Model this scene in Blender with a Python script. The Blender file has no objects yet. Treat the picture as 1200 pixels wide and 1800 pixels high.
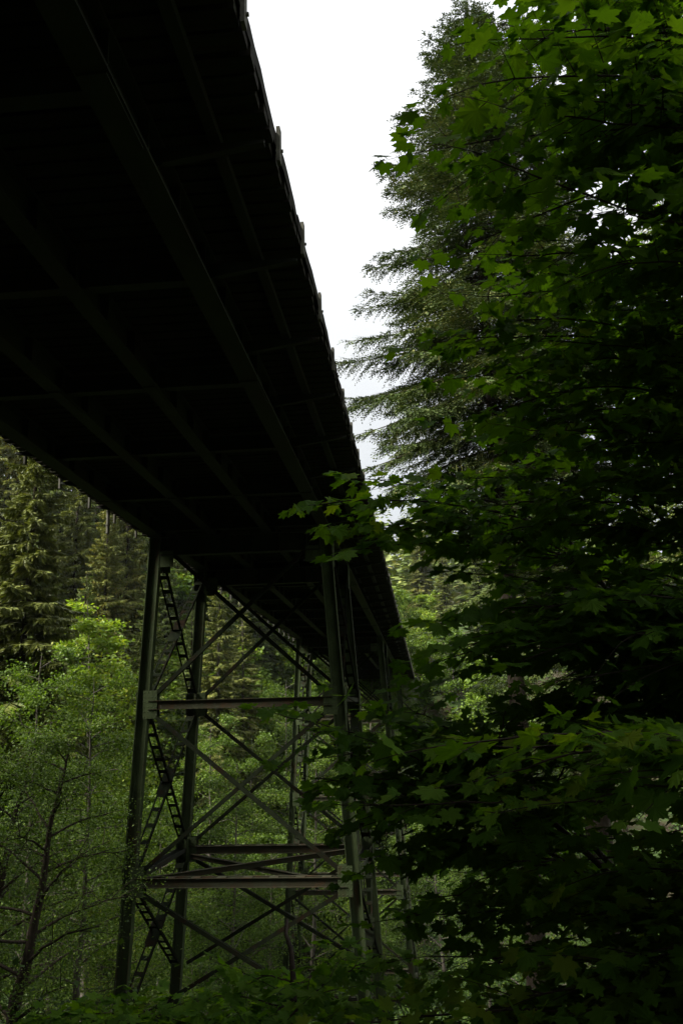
import bpy, math, random
import numpy as np
from mathutils import Matrix, Vector
R = math.radians
rng = np.random.default_rng(7)
random.seed(7)
scene = bpy.context.scene
col = scene.collection

# ------------------------------------------------------------------ camera
F = 1533.3; PITCH = 0.219; YAW = 0.090; ROLL = -0.024
_fw = np.array([-math.sin(YAW) * math.cos(PITCH), math.cos(YAW) * math.cos(PITCH), math.sin(PITCH)])
_r0 = np.array([math.cos(YAW), math.sin(YAW), 0.0]); _u0 = np.cross(_r0, _fw)
_rt = _r0 * math.cos(ROLL) + _u0 * math.sin(ROLL); _up = -_r0 * math.sin(ROLL) + _u0 * math.cos(ROLL)
cam = bpy.data.cameras.new('camera'); co = bpy.data.objects.new('camera', cam); col.objects.link(co)
cam.sensor_fit = 'AUTO'; cam.sensor_width = 36; cam.lens = F / 1800 * 36
cam.clip_start = 0.05; cam.clip_end = 6000
M4 = Matrix.Identity(4)
for i in range(3):
    M4[i][0] = _rt[i]; M4[i][1] = _up[i]; M4[i][2] = -_fw[i]
co.matrix_world = M4
scene.camera = co

def at(px, py, d):
    """a point seen at photo pixel px,py at depth d metres (to measure places off the photograph)"""
    return d * (_fw + _rt * (px - 600) / F - _up * (py - 900) / F)

# ------------------------------------------------------------------ materials
def mat(name):
    m = bpy.data.materials.new(name); m.use_nodes = True
    nt = m.node_tree; nt.nodes.clear()
    out = nt.nodes.new('ShaderNodeOutputMaterial')
    return m, nt, out
def N(nt, t, **kw):
    n = nt.nodes.new(t)
    for k, v in kw.items():
        if k in n.inputs: n.inputs[k].default_value = v
        else: setattr(n, k, v)
    return n
def ramp(nt, stops, src):
    r = nt.nodes.new('ShaderNodeValToRGB'); e = r.color_ramp.elements
    while len(e) < len(stops): e.new(0.5)
    for el, (p, c) in zip(e, stops):
        el.position = p; el.color = (*c, 1)
    nt.links.new(src, r.inputs[0]); return r
def leaf_mat(name, dark, mid, light, trans=0.35, tcol=None, rough=0.55, big=0.25, spec=0.25):
    """leaf colour differs from leaf to leaf (random per island) and in soft drifts over the crown"""
    m, nt, out = mat(name); L = nt.links.new
    g = nt.nodes.new('ShaderNodeNewGeometry'); tc = nt.nodes.new('ShaderNodeTexCoord')
    oi = nt.nodes.new('ShaderNodeObjectInfo')
    nz = N(nt, 'ShaderNodeTexNoise', Scale=big, Detail=2.0); L(tc.outputs['Object'], nz.inputs['Vector'])
    a = N(nt, 'ShaderNodeMath', operation='MULTIPLY'); L(g.outputs['Random Per Island'], a.inputs[0]); a.inputs[1].default_value = 0.5
    b = N(nt, 'ShaderNodeMath', operation='MULTIPLY_ADD'); L(nz.outputs[0], b.inputs[0]); b.inputs[1].default_value = 0.6; L(a.outputs[0], b.inputs[2])
    c = N(nt, 'ShaderNodeMath', operation='MULTIPLY_ADD'); L(oi.outputs['Random'], c.inputs[0]); c.inputs[1].default_value = 0.24; L(b.outputs[0], c.inputs[2])
    r = ramp(nt, [(0.25, dark), (0.62, mid), (0.92, light), (1.0, (light[0] * 1.35, light[1] * 1.05, light[2]))], c.outputs[0])
    p = N(nt, 'ShaderNodeBsdfPrincipled', Roughness=rough); L(r.outputs[0], p.inputs['Base Color'])
    p.inputs['Specular IOR Level'].default_value = spec
    t = nt.nodes.new('ShaderNodeBsdfTranslucent')
    mx = N(nt, 'ShaderNodeMix', data_type='RGBA', blend_type='MULTIPLY'); mx.inputs['Factor'].default_value = 1
    L(r.outputs[0], mx.inputs['A']); mx.inputs['B'].default_value = (*(tcol or (1.5, 1.5, 0.5)), 1)
    L(mx.outputs['Result'], t.inputs['Color'])
    s = nt.nodes.new('ShaderNodeMixShader'); s.inputs[0].default_value = trans
    L(p.outputs[0], s.inputs[1]); L(t.outputs[0], s.inputs[2]); L(s.outputs[0], out.inputs[0])
    return m
def rough_mat(name, stops, scale=3.0, rough=0.8, bump=0.3, spec=0.3, stretch=(1, 1, 1), metal=0.0, detail=8.0, coords='Object'):
    m, nt, out = mat(name); L = nt.links.new
    tc = nt.nodes.new('ShaderNodeTexCoord'); mp = nt.nodes.new('ShaderNodeMapping'); mp.inputs['Scale'].default_value = stretch
    L(tc.outputs[coords], mp.inputs[0])
    nz = N(nt, 'ShaderNodeTexNoise', Scale=scale, Detail=detail, Roughness=0.65); L(mp.outputs[0], nz.inputs['Vector'])
    r = ramp(nt, stops, nz.outputs[0])
    p = N(nt, 'ShaderNodeBsdfPrincipled', Roughness=rough, Metallic=metal); p.inputs['Specular IOR Level'].default_value = spec
    L(r.outputs[0], p.inputs['Base Color'])
    bp = N(nt, 'ShaderNodeBump', Strength=bump, Distance=0.02); L(nz.outputs[0], bp.inputs['Height']); L(bp.outputs[0], p.inputs['Normal'])
    L(p.outputs[0], out.inputs[0]); return m

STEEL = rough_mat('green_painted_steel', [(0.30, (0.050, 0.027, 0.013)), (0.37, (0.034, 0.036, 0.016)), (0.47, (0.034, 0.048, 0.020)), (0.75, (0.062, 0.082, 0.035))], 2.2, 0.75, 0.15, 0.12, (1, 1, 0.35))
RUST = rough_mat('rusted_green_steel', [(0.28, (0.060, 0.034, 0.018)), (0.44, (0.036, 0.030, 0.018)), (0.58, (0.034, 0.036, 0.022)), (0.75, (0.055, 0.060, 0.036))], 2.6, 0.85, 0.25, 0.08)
SHADE_STEEL = rough_mat('shade_toned_green_steel', [(0.35, (0.016, 0.010, 0.006)), (0.50, (0.009, 0.012, 0.007)), (0.75, (0.020, 0.025, 0.012))], 2.2, 0.9, 0.15, 0.03)  # tower steel again for the braces, their shade put into the colour
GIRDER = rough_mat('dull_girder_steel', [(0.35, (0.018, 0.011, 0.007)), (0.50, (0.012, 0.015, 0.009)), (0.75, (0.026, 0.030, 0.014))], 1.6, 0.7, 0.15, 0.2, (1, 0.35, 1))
TIMBER = rough_mat('mossy_timber', [(0.30, (0.008, 0.007, 0.005)), (0.50, (0.017, 0.014, 0.010)), (0.64, (0.016, 0.022, 0.009)), (0.8, (0.028, 0.025, 0.018))], 4.0, 0.9, 0.5, 0.1, (0.4, 3, 3))
POST = rough_mat('weathered_grey_post', [(0.3, (0.05, 0.05, 0.04)), (0.7, (0.13, 0.125, 0.10))], 6.0, 0.85, 0.3, 0.2)
CONC = rough_mat('stained_concrete', [(0.3, (0.09, 0.09, 0.07)), (0.5, (0.16, 0.155, 0.13)), (0.75, (0.24, 0.23, 0.20))], 2.0, 0.9, 0.4, 0.2)
BARK = rough_mat('dark_bark', [(0.3, (0.018, 0.014, 0.010)), (0.55, (0.042, 0.033, 0.024)), (0.75, (0.075, 0.064, 0.050))], 6.0, 0.9, 0.8, 0.1, (4, 4, 0.6))
GREYBARK = rough_mat('grey_bark', [(0.3, (0.035, 0.030, 0.024)), (0.52, (0.10, 0.088, 0.072)), (0.75, (0.20, 0.18, 0.15))], 5.0, 0.9, 0.8, 0.1, (4, 4, 0.6))
TWIG = rough_mat('brown_twig_bark', [(0.3, (0.016, 0.011, 0.008)), (0.7, (0.045, 0.032, 0.022))], 20.0, 0.8, 0.3, 0.2)
SOIL = rough_mat('forest_floor', [(0.28, (0.014, 0.011, 0.007)), (0.45, (0.030, 0.026, 0.014)), (0.55, (0.028, 0.048, 0.014)), (0.75, (0.055, 0.085, 0.022))], 0.35, 0.95, 0.6, 0.1)
FIR = leaf_mat('fir_needles', (0.034, 0.054, 0.010), (0.086, 0.122, 0.022), (0.155, 0.190, 0.042), 0.12, (1.2, 1.3, 0.5))
FIRWARM = leaf_mat('olive_fir_needles', (0.046, 0.060, 0.011), (0.110, 0.132, 0.026), (0.190, 0.205, 0.048), 0.15, (1.2, 1.2, 0.5))
FIRBROWN = leaf_mat('thin_brownish_needles', (0.040, 0.036, 0.018), (0.085, 0.078, 0.040), (0.13, 0.12, 0.06), 0.1, (1.2, 1.1, 0.6))
FIRGREY = leaf_mat('grey_green_fir_needles', (0.018, 0.034, 0.010), (0.046, 0.074, 0.021), (0.092, 0.122, 0.038), 0.08, (1.2, 1.2, 0.6), 0.7, 0.25, 0.1)
ALDER = leaf_mat('alder_leaves', (0.024, 0.050, 0.006), (0.062, 0.112, 0.011), (0.130, 0.195, 0.022), 0.35, (1.3, 1.4, 0.45), 0.5)
LIME = leaf_mat('fresh_maple_leaves', (0.055, 0.100, 0.010), (0.115, 0.185, 0.018), (0.190, 0.270, 0.035), 0.38, (1.3, 1.35, 0.4), 0.5)
MAPLE = leaf_mat('vine_maple_leaves', (0.034, 0.076, 0.008), (0.064, 0.138, 0.013), (0.105, 0.190, 0.019), 0.52, (1.7, 1.7, 0.30), 0.65, 0.8, 0.08)
UNDER = leaf_mat('undergrowth_leaves', (0.012, 0.028, 0.004), (0.030, 0.064, 0.009), (0.070, 0.120, 0.016), 0.3, (1.3, 1.4, 0.45), 0.55, 0.15)

# ------------------------------------------------------------------ mesh helpers
class MB:
    def __init__(s): s.v = []; s.f = []; s.n = 0; s.sm = []
    def add(s, V, Fs, smooth=False):
        V = np.asarray(V, float).reshape(-1, 3); Fs = np.asarray(Fs, int)
        s.v.append(V); s.f.append(Fs + s.n); s.n += len(V); s.sm.append(np.full(len(Fs), smooth))
    def mesh(s, name):
        me = bpy.data.meshes.new(name)
        V = np.concatenate(s.v); sizes = np.concatenate([np.full(len(f), f.shape[1]) for f in s.f])
        idx = np.concatenate([f.ravel() for f in s.f])
        me.vertices.add(len(V)); me.vertices.foreach_set('co', V.ravel())
        me.loops.add(len(idx)); me.loops.foreach_set('vertex_index', idx.astype(np.int32))
        me.polygons.add(len(sizes)); st = np.concatenate([[0], np.cumsum(sizes)[:-1]])
        me.polygons.foreach_set('loop_start', st.astype(np.int32)); 
        me.polygons.foreach_set('use_smooth', np.concatenate(s.sm))
        me.update(calc_edges=True); me.validate()
        return me
    def build(s, name, m, parent=None, loc=None):
        me = s.mesh(name); me.materials.append(m)
        o = bpy.data.objects.new(name, me); col.objects.link(o)
        if parent is not None: o.parent = parent
        if loc is not None: o.location = loc
        return o
    # --- shapes
    def bar(s, p0, p1, w, h, side):
        """box of width w (along side) and height h from p0 to p1"""
        p0 = np.asarray(p0, float); p1 = np.asarray(p1, float); d = p1 - p0; d /= np.linalg.norm(d)
        a = np.asarray(side, float); a = a - d * (a @ d); a /= np.linalg.norm(a); b = np.cross(d, a)
        V = [p + a * i * w / 2 + b * j * h / 2 for p in (p0, p1) for i, j in ((-1, -1), (1, -1), (1, 1), (-1, 1))]
        s.add(V, [[3, 2, 1, 0], [4, 5, 6, 7], [0, 1, 5, 4], [1, 2, 6, 5], [2, 3, 7, 6], [3, 0, 4, 7]])
    def box(s, lo, hi):
        (a, b, c), (d, e, f) = lo, hi
        V = [(a, b, c), (d, b, c), (d, e, c), (a, e, c), (a, b, f), (d, b, f), (d, e, f), (a, e, f)]
        s.add(V, [[3, 2, 1, 0], [4, 5, 6, 7], [0, 1, 5, 4], [1, 2, 6, 5], [2, 3, 7, 6], [3, 0, 4, 7]])
    def tube(s, pts, radii, n=8, cap=True):
        pts = np.asarray(pts, float); m = len(pts)
        t = np.gradient(pts, axis=0); t /= np.linalg.norm(t, axis=1)[:, None] + 1e-9
        ref = np.where(np.abs(t[:, 2:3]) > 0.9, np.array([[1., 0, 0]]), np.array([[0, 0, 1.]]))
        if (np.abs(t[:, 2]) > 0.9).any(): ref = np.tile(np.array([[1., 0.13, 0]]), (m, 1))
        a = np.cross(t, ref); a /= np.linalg.norm(a, axis=1)[:, None] + 1e-9; b = np.cross(t, a)
        ang = np.arange(n) * 2 * np.pi / n
        rad = np.asarray(radii, float)[:, None, None]
        V = pts[:, None, :] + rad * (np.cos(ang)[None, :, None] * a[:, None, :] + np.sin(ang)[None, :, None] * b[:, None, :])
        i = np.arange(m - 1)[:, None] * n; j = np.arange(n)[None, :]; k = (j + 1) % n
        q = np.stack([i + j, i + k, i + n + k, i + n + j], -1).reshape(-1, 4)
        s.add(V.reshape(-1, 3), q, True)
    def diamonds(s, P, D, L, W, Nn, fold=0.0):
        """thin pointed leaves or needle sprays: base P, direction D, length L, width W, facing Nn"""
        P = np.asarray(P, float); D = D / (np.linalg.norm(D, axis=1)[:, None] + 1e-9)
        S = np.cross(D, Nn); S /= np.linalg.norm(S, axis=1)[:, None] + 1e-9
        L = np.broadcast_to(L, (len(P),))[:, None]; W = np.broadcast_to(W, (len(P),))[:, None]
        U = np.cross(S, D)
        V = np.stack([P, P + D * L * 0.45 + S * W / 2 + U * W * fold, P + D * L, P + D * L * 0.45 - S * W / 2 + U * W * fold], 1)
        s.add(V.reshape(-1, 3), np.arange(len(P) * 4).reshape(-1, 4))

def unit(v): return v / (np.linalg.norm(v, axis=-1, keepdims=True) + 1e-9)
def tag(o, label=None, cat=None, group=None, kind=None):
    for k, v in (('label', label), ('category', cat), ('group', group), ('kind', kind)):
        if v: o[k] = v
    return o
def empty(name, loc=(0, 0, 0), rz=0, parent=None):
    o = bpy.data.objects.new(name, None); col.objects.link(o); o.location = loc; o.rotation_euler = (0, 0, rz)
    o.empty_display_size = 0.3
    if parent is not None: o.parent = parent
    return o

# ------------------------------------------------------------------ terrain
_ty = [-400, -120, -60, -25, -10, -3, 3, 8, 14, 20, 27, 34, 45, 58, 72, 86, 98, 108, 116, 128, 170, 300, 420, 900, 3000]
_tz = [120, 62, 34, 9.0, 1.0, -1.55, -1.75, -3.2, -5.8, -7.8, -9.9, -12.2, -16.0, -19.2, -21.0, -19.0, -14.0, -7.0, 1.0, 4.6, 14, 40, 46, 50, 50]
def ground(x, y):
    x = np.asarray(x, float); y = np.asarray(y, float)
    z = np.interp(y, _ty, _tz)
    near = np.clip((75 - y) / 40, 0, 1)
    z = z + near * np.clip(x - 2.5, 0, 60) * 0.22 - near * np.clip(-x - 12, 0, 25) * 0.10
    left = np.clip((-x - 10) / 45, 0, 1.2) * np.clip((y - 45) / 45, 0, 1)
    z = z + left * 17.0
    far = np.clip((y - 105) / 60, 0, 1)
    z = z + far * (2.5 * np.sin(x * 0.06 + 0.7) + 1.5 * np.sin(x * 0.021 + y * 0.03))
    z = z + 0.18 * np.sin(x * 0.9 + 1.3 * np.sin(y * 0.7)) * np.cos(y * 0.8 + x * 0.3) + 0.35 * np.sin(x * 0.31 + y * 0.17)
    # the far valley side climbs to a wooded ridge
    z = z + np.clip(np.abs(x) - 200, 0, 2000) * 0.03
    return z
gx = np.concatenate([[-3000, -1500, -700, -400, -250, -180], np.arange(-130, 131, 2.5), [180, 250, 400, 700, 1500, 3000]])
gy = np.concatenate([[-1500, -600, -300, -150, -90], np.arange(-60, 190, 2.0), np.arange(200, 440, 20), [500, 700, 1000, 1800, 3500]])
GX, GY = np.meshgrid(gx, gy); GZ = ground(GX, GY)
mb = MB(); nx = len(gx); ny = len(gy)
i = np.arange(ny - 1)[:, None] * nx; j = np.arange(nx - 1)[None, :]
mb.add(np.stack([GX, GY, GZ], -1), np.stack([i + j, i + j + 1, i + nx + j + 1, i + nx + j], -1).reshape(-1, 4), True)
tag(mb.build('ground', SOIL), kind='structure')

# ------------------------------------------------------------------ the bridge
G = -0.028                                    # the deck falls away gently towards the far side
XG = [-8.137, -6.375, -4.635, -2.85]          # four lines of girders
DL, DR = -9.15, -1.457                       # deck edges
Y0, Y9 = -11.0, 115.5
def gz(z, y): return z + G * y
bridge = empty('trestle_bridge', (-5.5, 26, -9))
tag(bridge, 'long green steel trestle bridge with timber deck crossing overhead on braced towers', 'bridge')
BL = np.array(bridge.location)
def part(mb_, name, m, parent=None):
    """build in world coordinates, hang under the bridge"""
    p = parent or bridge
    off = BL if p is bridge else BL + np.array(p.location)
    mb_.v = [v - off for v in mb_.v]
    return mb_.build(name, m, p)
bents = [26.06, 31.9, 57.18, 62.93, 88.3, 94.1]
# girders: plate girders with flanges, cover plates and web stiffeners
for gi, x in enumerate(XG):
    outer = gi in (0, 3); fwid = 0.34 if outer else 0.26
    b = MB()
    zt = 6.50
    zb = 6.0
    b.bar((x, Y0, gz(zb + 0.02, Y0)), (x, Y9, gz(zb + 0.02, Y9)), fwid, 0.04, (1, 0, 0))
    b.bar((x, Y0, gz(zt - 0.02, Y0)), (x, Y9, gz(zt - 0.02, Y9)), fwid, 0.04, (1, 0, 0))
    b.bar((x, Y0, gz((zb + zt) / 2, Y0)), (x, Y9, gz((zb + zt) / 2, Y9)), 0.03, zt - zb - 0.084, (1, 0, 0))
    for y in np.arange(Y0 + 0.6, Y9, 1.23):
        for sx in (-1, 1):
            b.bar((x + sx * 0.085, y, gz(zb + 0.045, y)), (x + sx * 0.085, y, gz(zt - 0.045, y)), 0.13, 0.02, (1, 0, 0))
    for y in np.arange(Y0 + 3, Y9 - 3, 7.4):       # splice plates under the flange
        b.bar((x, y, gz(zb - 0.012, y)), (x, y + 1.1, gz(zb - 0.012, y + 1.1)), fwid - 0.05, 0.02, (1, 0, 0))
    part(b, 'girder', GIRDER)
# floor beams between the girders and tapered brackets carrying the overhang
ys = [10.93 + 3.7 * k for k in range(-5, 29)]
for y in ys:
    if y < Y0 or y > Y9 - 1: continue
    b = MB(); za = gz(6.11, y)
    for xa, xb in zip(XG[:-1], XG[1:]):
        xa2, xb2 = xa + 0.02, xb - 0.02
        b.bar((xa2 + 0.16, y, za), (xb2 - 0.16, y, za), 0.2, 0.025, (0, 1, 0))
        b.bar((xa2, y, za + 0.18), (xb2, y, za + 0.18), 0.02, 0.32, (0, 1, 0))
    part(b, 'floor_beam', GIRDER)
for k, y in enumerate(np.arange(10.93 - 2.5 * 8, 101, 2.5)):
    for sgn, xg, xe in ((1, XG[3], DR - 0.06), (-1, XG[0], DL + 0.06)):
        b = MB(); z0 = gz(6.14, y); z1 = gz(6.34, y); zt = gz(6.375, y)
        V = [(xg + sgn * 0.02, y - 0.012, z0), (xe, y - 0.012, z1), (xe, y - 0.012, zt), (xg + sgn * 0.02, y - 0.012, zt),
             (xg + sgn * 0.02, y + 0.012, z0), (xe, y + 0.012, z1), (xe, y + 0.012, zt), (xg + sgn * 0.02, y + 0.012, zt)]
        b.add(V, [[0, 1, 2, 3], [7, 6, 5, 4], [0, 4, 5, 1], [1, 5, 6, 2], [2, 6, 7, 3], [3, 7, 4, 0]])
        b.bar((xg + sgn * 0.19, y, z0 + 0.03), (xe, y, z1 - 0.015), 0.10, 0.02, (0, 1, 0))
        part(b, 'bracket', GIRDER)
# outer stringer under the overhang, timber deck of transverse beams, curb
b = MB()
for x in (XG[3] + 0.78, XG[0] - 0.55):
    b.bar((x, Y0, gz(6.435, Y0)), (x, Y9, gz(6.435, Y9)), 0.13, 0.11, (1, 0, 0))
part(b, 'edge_stringer', GIRDER)
b = MB(); y = Y0; k = 0
while y < Y9:
    w = 0.235 + rng.uniform(-0.012, 0.012)
    ja, jb = rng.uniform(-0.05, 0.03), rng.uniform(-0.03, 0.035)
    dz = rng.uniform(-0.012, 0.004); z = gz(6.51, y)
    b.box((DL + ja, y, z + dz), (DR - 0.03 + jb, y + w, z + 0.11))
    y += w + 0.045 + rng.uniform(-0.008, 0.012)
b.bar(((DL + DR) / 2, Y0, gz(6.66, Y0)), ((DL + DR) / 2, Y9, gz(6.66, Y9)), DR - DL - 0.12, 0.07, (1, 0, 0))
part(b, 'deck', TIMBER)
for x in (DR + 0.0, DL - 0.0):
    b = MB(); y = Y0
    while y < Y9 - 0.2:                        # curb logs in lengths, rough with moss
        ln = min(5.4, Y9 - y); n = int(ln / 0.3)
        yy = np.linspace(y, y + ln - 0.03, n + 1); sx = 1 if x > -5 else -1
        j1 = rng.uniform(-0.010, 0.014, n + 1); j2 = rng.uniform(-0.014, 0.014, n + 1)
        prof = np.stack([np.stack([np.full(n + 1, x - sx * 0.2), yy, gz(6.70, yy)], -1), np.stack([x + sx * j1 * .5, yy, gz(6.76, yy) + j2], -1) if False else np.stack([x + sx * j1, yy, gz(6.625, yy)], -1),
                         np.stack([x + sx * j1, yy, gz(6.82, yy) + j2], -1), np.stack([np.full(n + 1, x - sx * 0.2), yy, gz(6.83, yy) + j2], -1)], 1)
        ii = np.arange(n)[:, None] * 4; jj = np.arange(4)[None, :]
        b.add(prof.reshape(-1, 3), np.stack([ii + jj, ii + (jj + 1) % 4, ii + 4 + (jj + 1) % 4, ii + 4 + jj], -1).reshape(-1, 4))
        y += ln
    part(b, 'curb', TIMBER)
# stub posts bolted outside the deck edge
far = MB()
for x, sx in ((DR, 1), (DL, -1)):
    for k, y in enumerate(np.arange(-9.3, Y9 - 0.5, 2.02)):
        seen = (sx > 0 and 5 < y < 84) or (sx < 0 and 12 < y < 74)
        b = MB() if seen else far
        xx = x + sx * 0.018; top = 6.86 + 0.05 * random.random(); bot = (6.42 if sx > 0 else 6.22) + 0.05 * random.random()
        b.box((xx - 0.022, y, gz(bot, y)), (xx + 0.022, y + 0.12, gz(top, y)))
        b.bar((xx - 0.05, y + 0.07, gz(6.6, y)), (xx + 0.05, y + 0.07, gz(6.6, y)), 0.03, 0.03, (0, 1, 0))
        if seen: part(b, 'guard_post', POST)
tag(part(far, 'guard_posts', POST), kind='stuff')
b = MB(); y = 24.2
b.tube([(DL + 0.12, y, gz(6.5, y)), (DL + 0.12, y, gz(5.75, y))], [0.05, 0.05], 10)
b.tube([(DL + 0.12, y, gz(6.02, y)), (DL + 0.12, y, gz(5.98, y))], [0.065, 0.065], 10)
part(b, 'drain_pipe', POST)

# towers
CL, CR, BLt, BRt = -8.106, -2.935, 0.055, 0.064
def colx(s, z, zo): return (CL - BLt * (6 + zo - z)) if s == 0 else (CR + BRt * (6 + zo - z))
def ladder(b, p0, p1, half=0.125, wx=0.055, wy=0.085, step=0.62, bl=0.2):
    """two angles joined by batten plates"""
    p0 = np.asarray(p0, float); p1 = np.asarray(p1, float); L = np.linalg.norm(p1 - p0); d = (p1 - p0) / L
    for sx in (-1, 1):
        o = np.array([sx * half, 0, 0]); b.bar(p0 + o, p1 + o, wx, 0.014, (1, 0, 0))
        o2 = np.array([sx * (half + 0.02), 0, 0]); nrm = np.cross(d, (1, 0, 0)); b.bar(p0 + o2 - nrm * 0.047, p1 + o2 - nrm * 0.047, 0.014, wy * 0.9, (1, 0, 0))
    n = max(2, int(L / step)); nrm = np.cross(d, (1., 0, 0))
    for k in range(n + 1):
        c = p0 + d * (0.25 + (L - 0.5) * k / n); e = 0.16 if k not in (0, n) else 0.25
        b.bar(c - d * e / 2 + nrm * 0.014, c + d * e / 2 + nrm * 0.014, half * 2 + 0.05, 0.012, (1, 0, 0))
def angle(b, p0, p1, w=0.115):
    p0 = np.asarray(p0, float); p1 = np.asarray(p1, float); d = unit(p1 - p0); s = unit(np.cross(d, (0., 1, 0)))
    b.bar(p0, p1, w, 0.014, s)
    b.bar(p0 + s * (w / 2 - 0.007) + np.array([0, 0.065, 0]), p1 + s * (w / 2 - 0.007) + np.array([0, 0.065, 0]), 0.014, 0.115, s)
def rivets(b, pts, r=0.022, nrm=(0, -1, 0)):
    nrm = np.asarray(nrm, float); a = np.array([1., 0, 0]) if abs(nrm[0]) < .5 else np.array([0, 1., 0]); c = np.cross(nrm, a)
    for p in pts:
        p = np.asarray(p, float)
        b.add([p + a * r, p + c * r, p - a * r, p - c * r, p + nrm * r * 0.7], [[0, 1, 4], [1, 2, 4], [2, 3, 4], [3, 0, 4]])
def plate(b, c, w, h, t=0.014, riv=True):
    c = np.asarray(c, float); b.box(c - (w / 2, t / 2, h / 2), c + (w / 2, t / 2, h / 2))
    if riv:
        pts = [c + (i * w * 0.4, -t / 2, j * h * 0.43) for i in (-1, -.35, .35, 1) for j in (-1, -.6, -.2, .2, .6, 1)]
        rivets(b, pts)
for ti in range(3):
    ya, yb = bents[2 * ti], bents[2 * ti + 1]; ym = (ya + yb) / 2; zo = G * (ym - 29)
    t = empty('tower', Vector((-5.5, ym, 0)) - bridge.location, 0, bridge)
    lv = [z + zo for z in (4.55, 0.16, -4.80, -10.3, -16.3)]
    zbase = {}
    for s in (0, 1):
        for y in (ya, yb):
            zz = -10.0
            for _ in range(6): zz = float(ground(colx(s, zz, zo), y)) + 0.35
            zbase[s, y] = zz
    zlow = max(zbase.values())
    lv = [z for z in lv if z > zlow + 1.2]
    for s in (0, 1):
        sg = -1 if s == 0 else 1
        for y in (ya, yb):
            b = MB(); ztop = gz(5.99, y); zb_ = zbase[s, y]
            p0 = np.array([colx(s, zb_, zo), y, zb_]); p1 = np.array([colx(s, ztop, zo), y, ztop])
            b.bar(p0, p1, 0.316, 0.018, (1, 0, 0))
            for q in (-1, 1):
                o = np.array([q * 0.168, 0, 0]); b.bar(p0 + o, p1 + o, 0.02, 0.27, (1, 0, 0))
                for r_ in (-1, 1):
                    o = np.array([q * 0.120, r_ * 0.0175, 0]); b.bar(p0 + o, p1 + o, 0.072, 0.016, (1, 0, 0))
            for z in lv:
                plate(b, (colx(s, z, zo) - sg * (0.24 if z != lv[0] else 0.42), y - 0.148, z + (0.02 if z != lv[0] else 0.0)), 0.42, 0.82 if z != lv[0] else 0.5, riv=ti == 0 and z != lv[0])
                plate(b, (colx(s, z, zo) - sg * 0.24, y + 0.148, z + 0.02), 0.42, 0.82, riv=False)
                yd = 1 if y == ya else -1       # side gusset towards the other bent
                for q in (-1, 1):
                    xx = colx(s, z, zo) + q * 0.1875
                    b.box((xx - 0.008, y + yd * 0.18 - 0.3, z - 0.36), (xx + 0.008, y + yd * 0.18 + 0.3, z + 0.4))
            if ti == 0:
                for q in (-1, 1):
                    zz = np.arange(zb_ + .3, ztop - .2, 0.16)
                    rivets(b, [(colx(s, z, zo) + q * 0.122, y - 0.026, z) for z in zz], 0.017)
            b.box((p0[0] - 0.42, y - 0.42, zb_ - 0.02), (p0[0] + 0.42, y + 0.42, zb_ + 0.03))
            part(b, 'column', STEEL, t)
            b = MB(); V = []
            for zz, hw in ((zb_ - 1.6, 0.85), (zb_ - 0.021, 0.55)):
                V += [(p0[0] + i * hw, y + j * hw, zz) for i, j in ((-1, -1), (1, -1), (1, 1), (-1, 1))]
            b.add(V, [[3, 2, 1, 0], [4, 5, 6, 7], [0, 1, 5, 4], [1, 2, 6, 5], [2, 3, 7, 6], [3, 0, 4, 7]])
            part(b, 'footing', CONC, t)
    for y in (ya, yb):
        b = MB(); zc = gz(5.42, y); zt = gz(5.96, y); xl = colx(0, zc, zo) + 0.19; xr = colx(1, zc, zo) - 0.19
        b.box((xl, y - 0.01, zc), (xr, y + 0.01, zt))
        b.box((xl, y - 0.17, zc - 0.03), (xr, y + 0.17, zc - 0.001)); b.box((xl, y - 0.17, zt + 0.001), (xr, y + 0.17, zt + 0.03))
        for x in np.linspace(xl + .4, xr - .4, 6):
            b.box((x - 0.01, y - 0.15, zc + 0.003), (x + 0.01, y - 0.012, zt - 0.003))
        part(b, 'cap_beam', GIRDER, t)
        for li, z in enumerate(lv[1:], 1):
            b = MB(); xl = colx(0, z, zo) + 0.185; xr = colx(1, z, zo) - 0.185
            for q in (-1, 1):                   # two channels, flanges outwards, batten plates on top
                b.box((xl, y + q * 0.11 - 0.008, z - 0.115), (xr, y + q * 0.11 + 0.008, z + 0.115))
                for r_ in (-1, 1):
                    b.box((xl, y + q * 0.15 - 0.031, z + r_ * 0.124 - 0.008), (xr, y + q * 0.15 + 0.031, z + r_ * 0.124 + 0.008))
            for x in np.arange(xl + 0.25, xr, 0.75):
                b.box((x - 0.13, y - 0.102, z + 0.118), (x + 0.13, y + 0.102, z + 0.131)); b.box((x - 0.13, y - 0.102, z - 0.131), (x + 0.13, y + 0.102, z - 0.118))
            if ti == 0:
                rivets(b, [(x, y - 0.182, z + r_ * 0.124) for x in np.arange(xl + .1, xr, .16) for r_ in (-1,)], 0.018, (0, 0, -1))
            part(b, 'strut', RUST, t)
        ends = lv + [zlow + 0.25]
        for a_, c_ in zip(ends[:-1], ends[1:]):
            top = a_ + (0.35 if a_ == lv[0] else -0.28); bot = c_ + 0.30
            if top - bot < 1: continue
            for s, off in ((0, -0.14), (1, -0.10)):
                b = MB(); sg = 1 if s == 0 else -1
                angle(b, (colx(s, top, zo) + sg * 0.35, y + off, top), (colx(1 - s, bot, zo) - sg * 0.35, y + off, bot))
                part(b, 'diagonal_brace', SHADE_STEEL, t)
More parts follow.
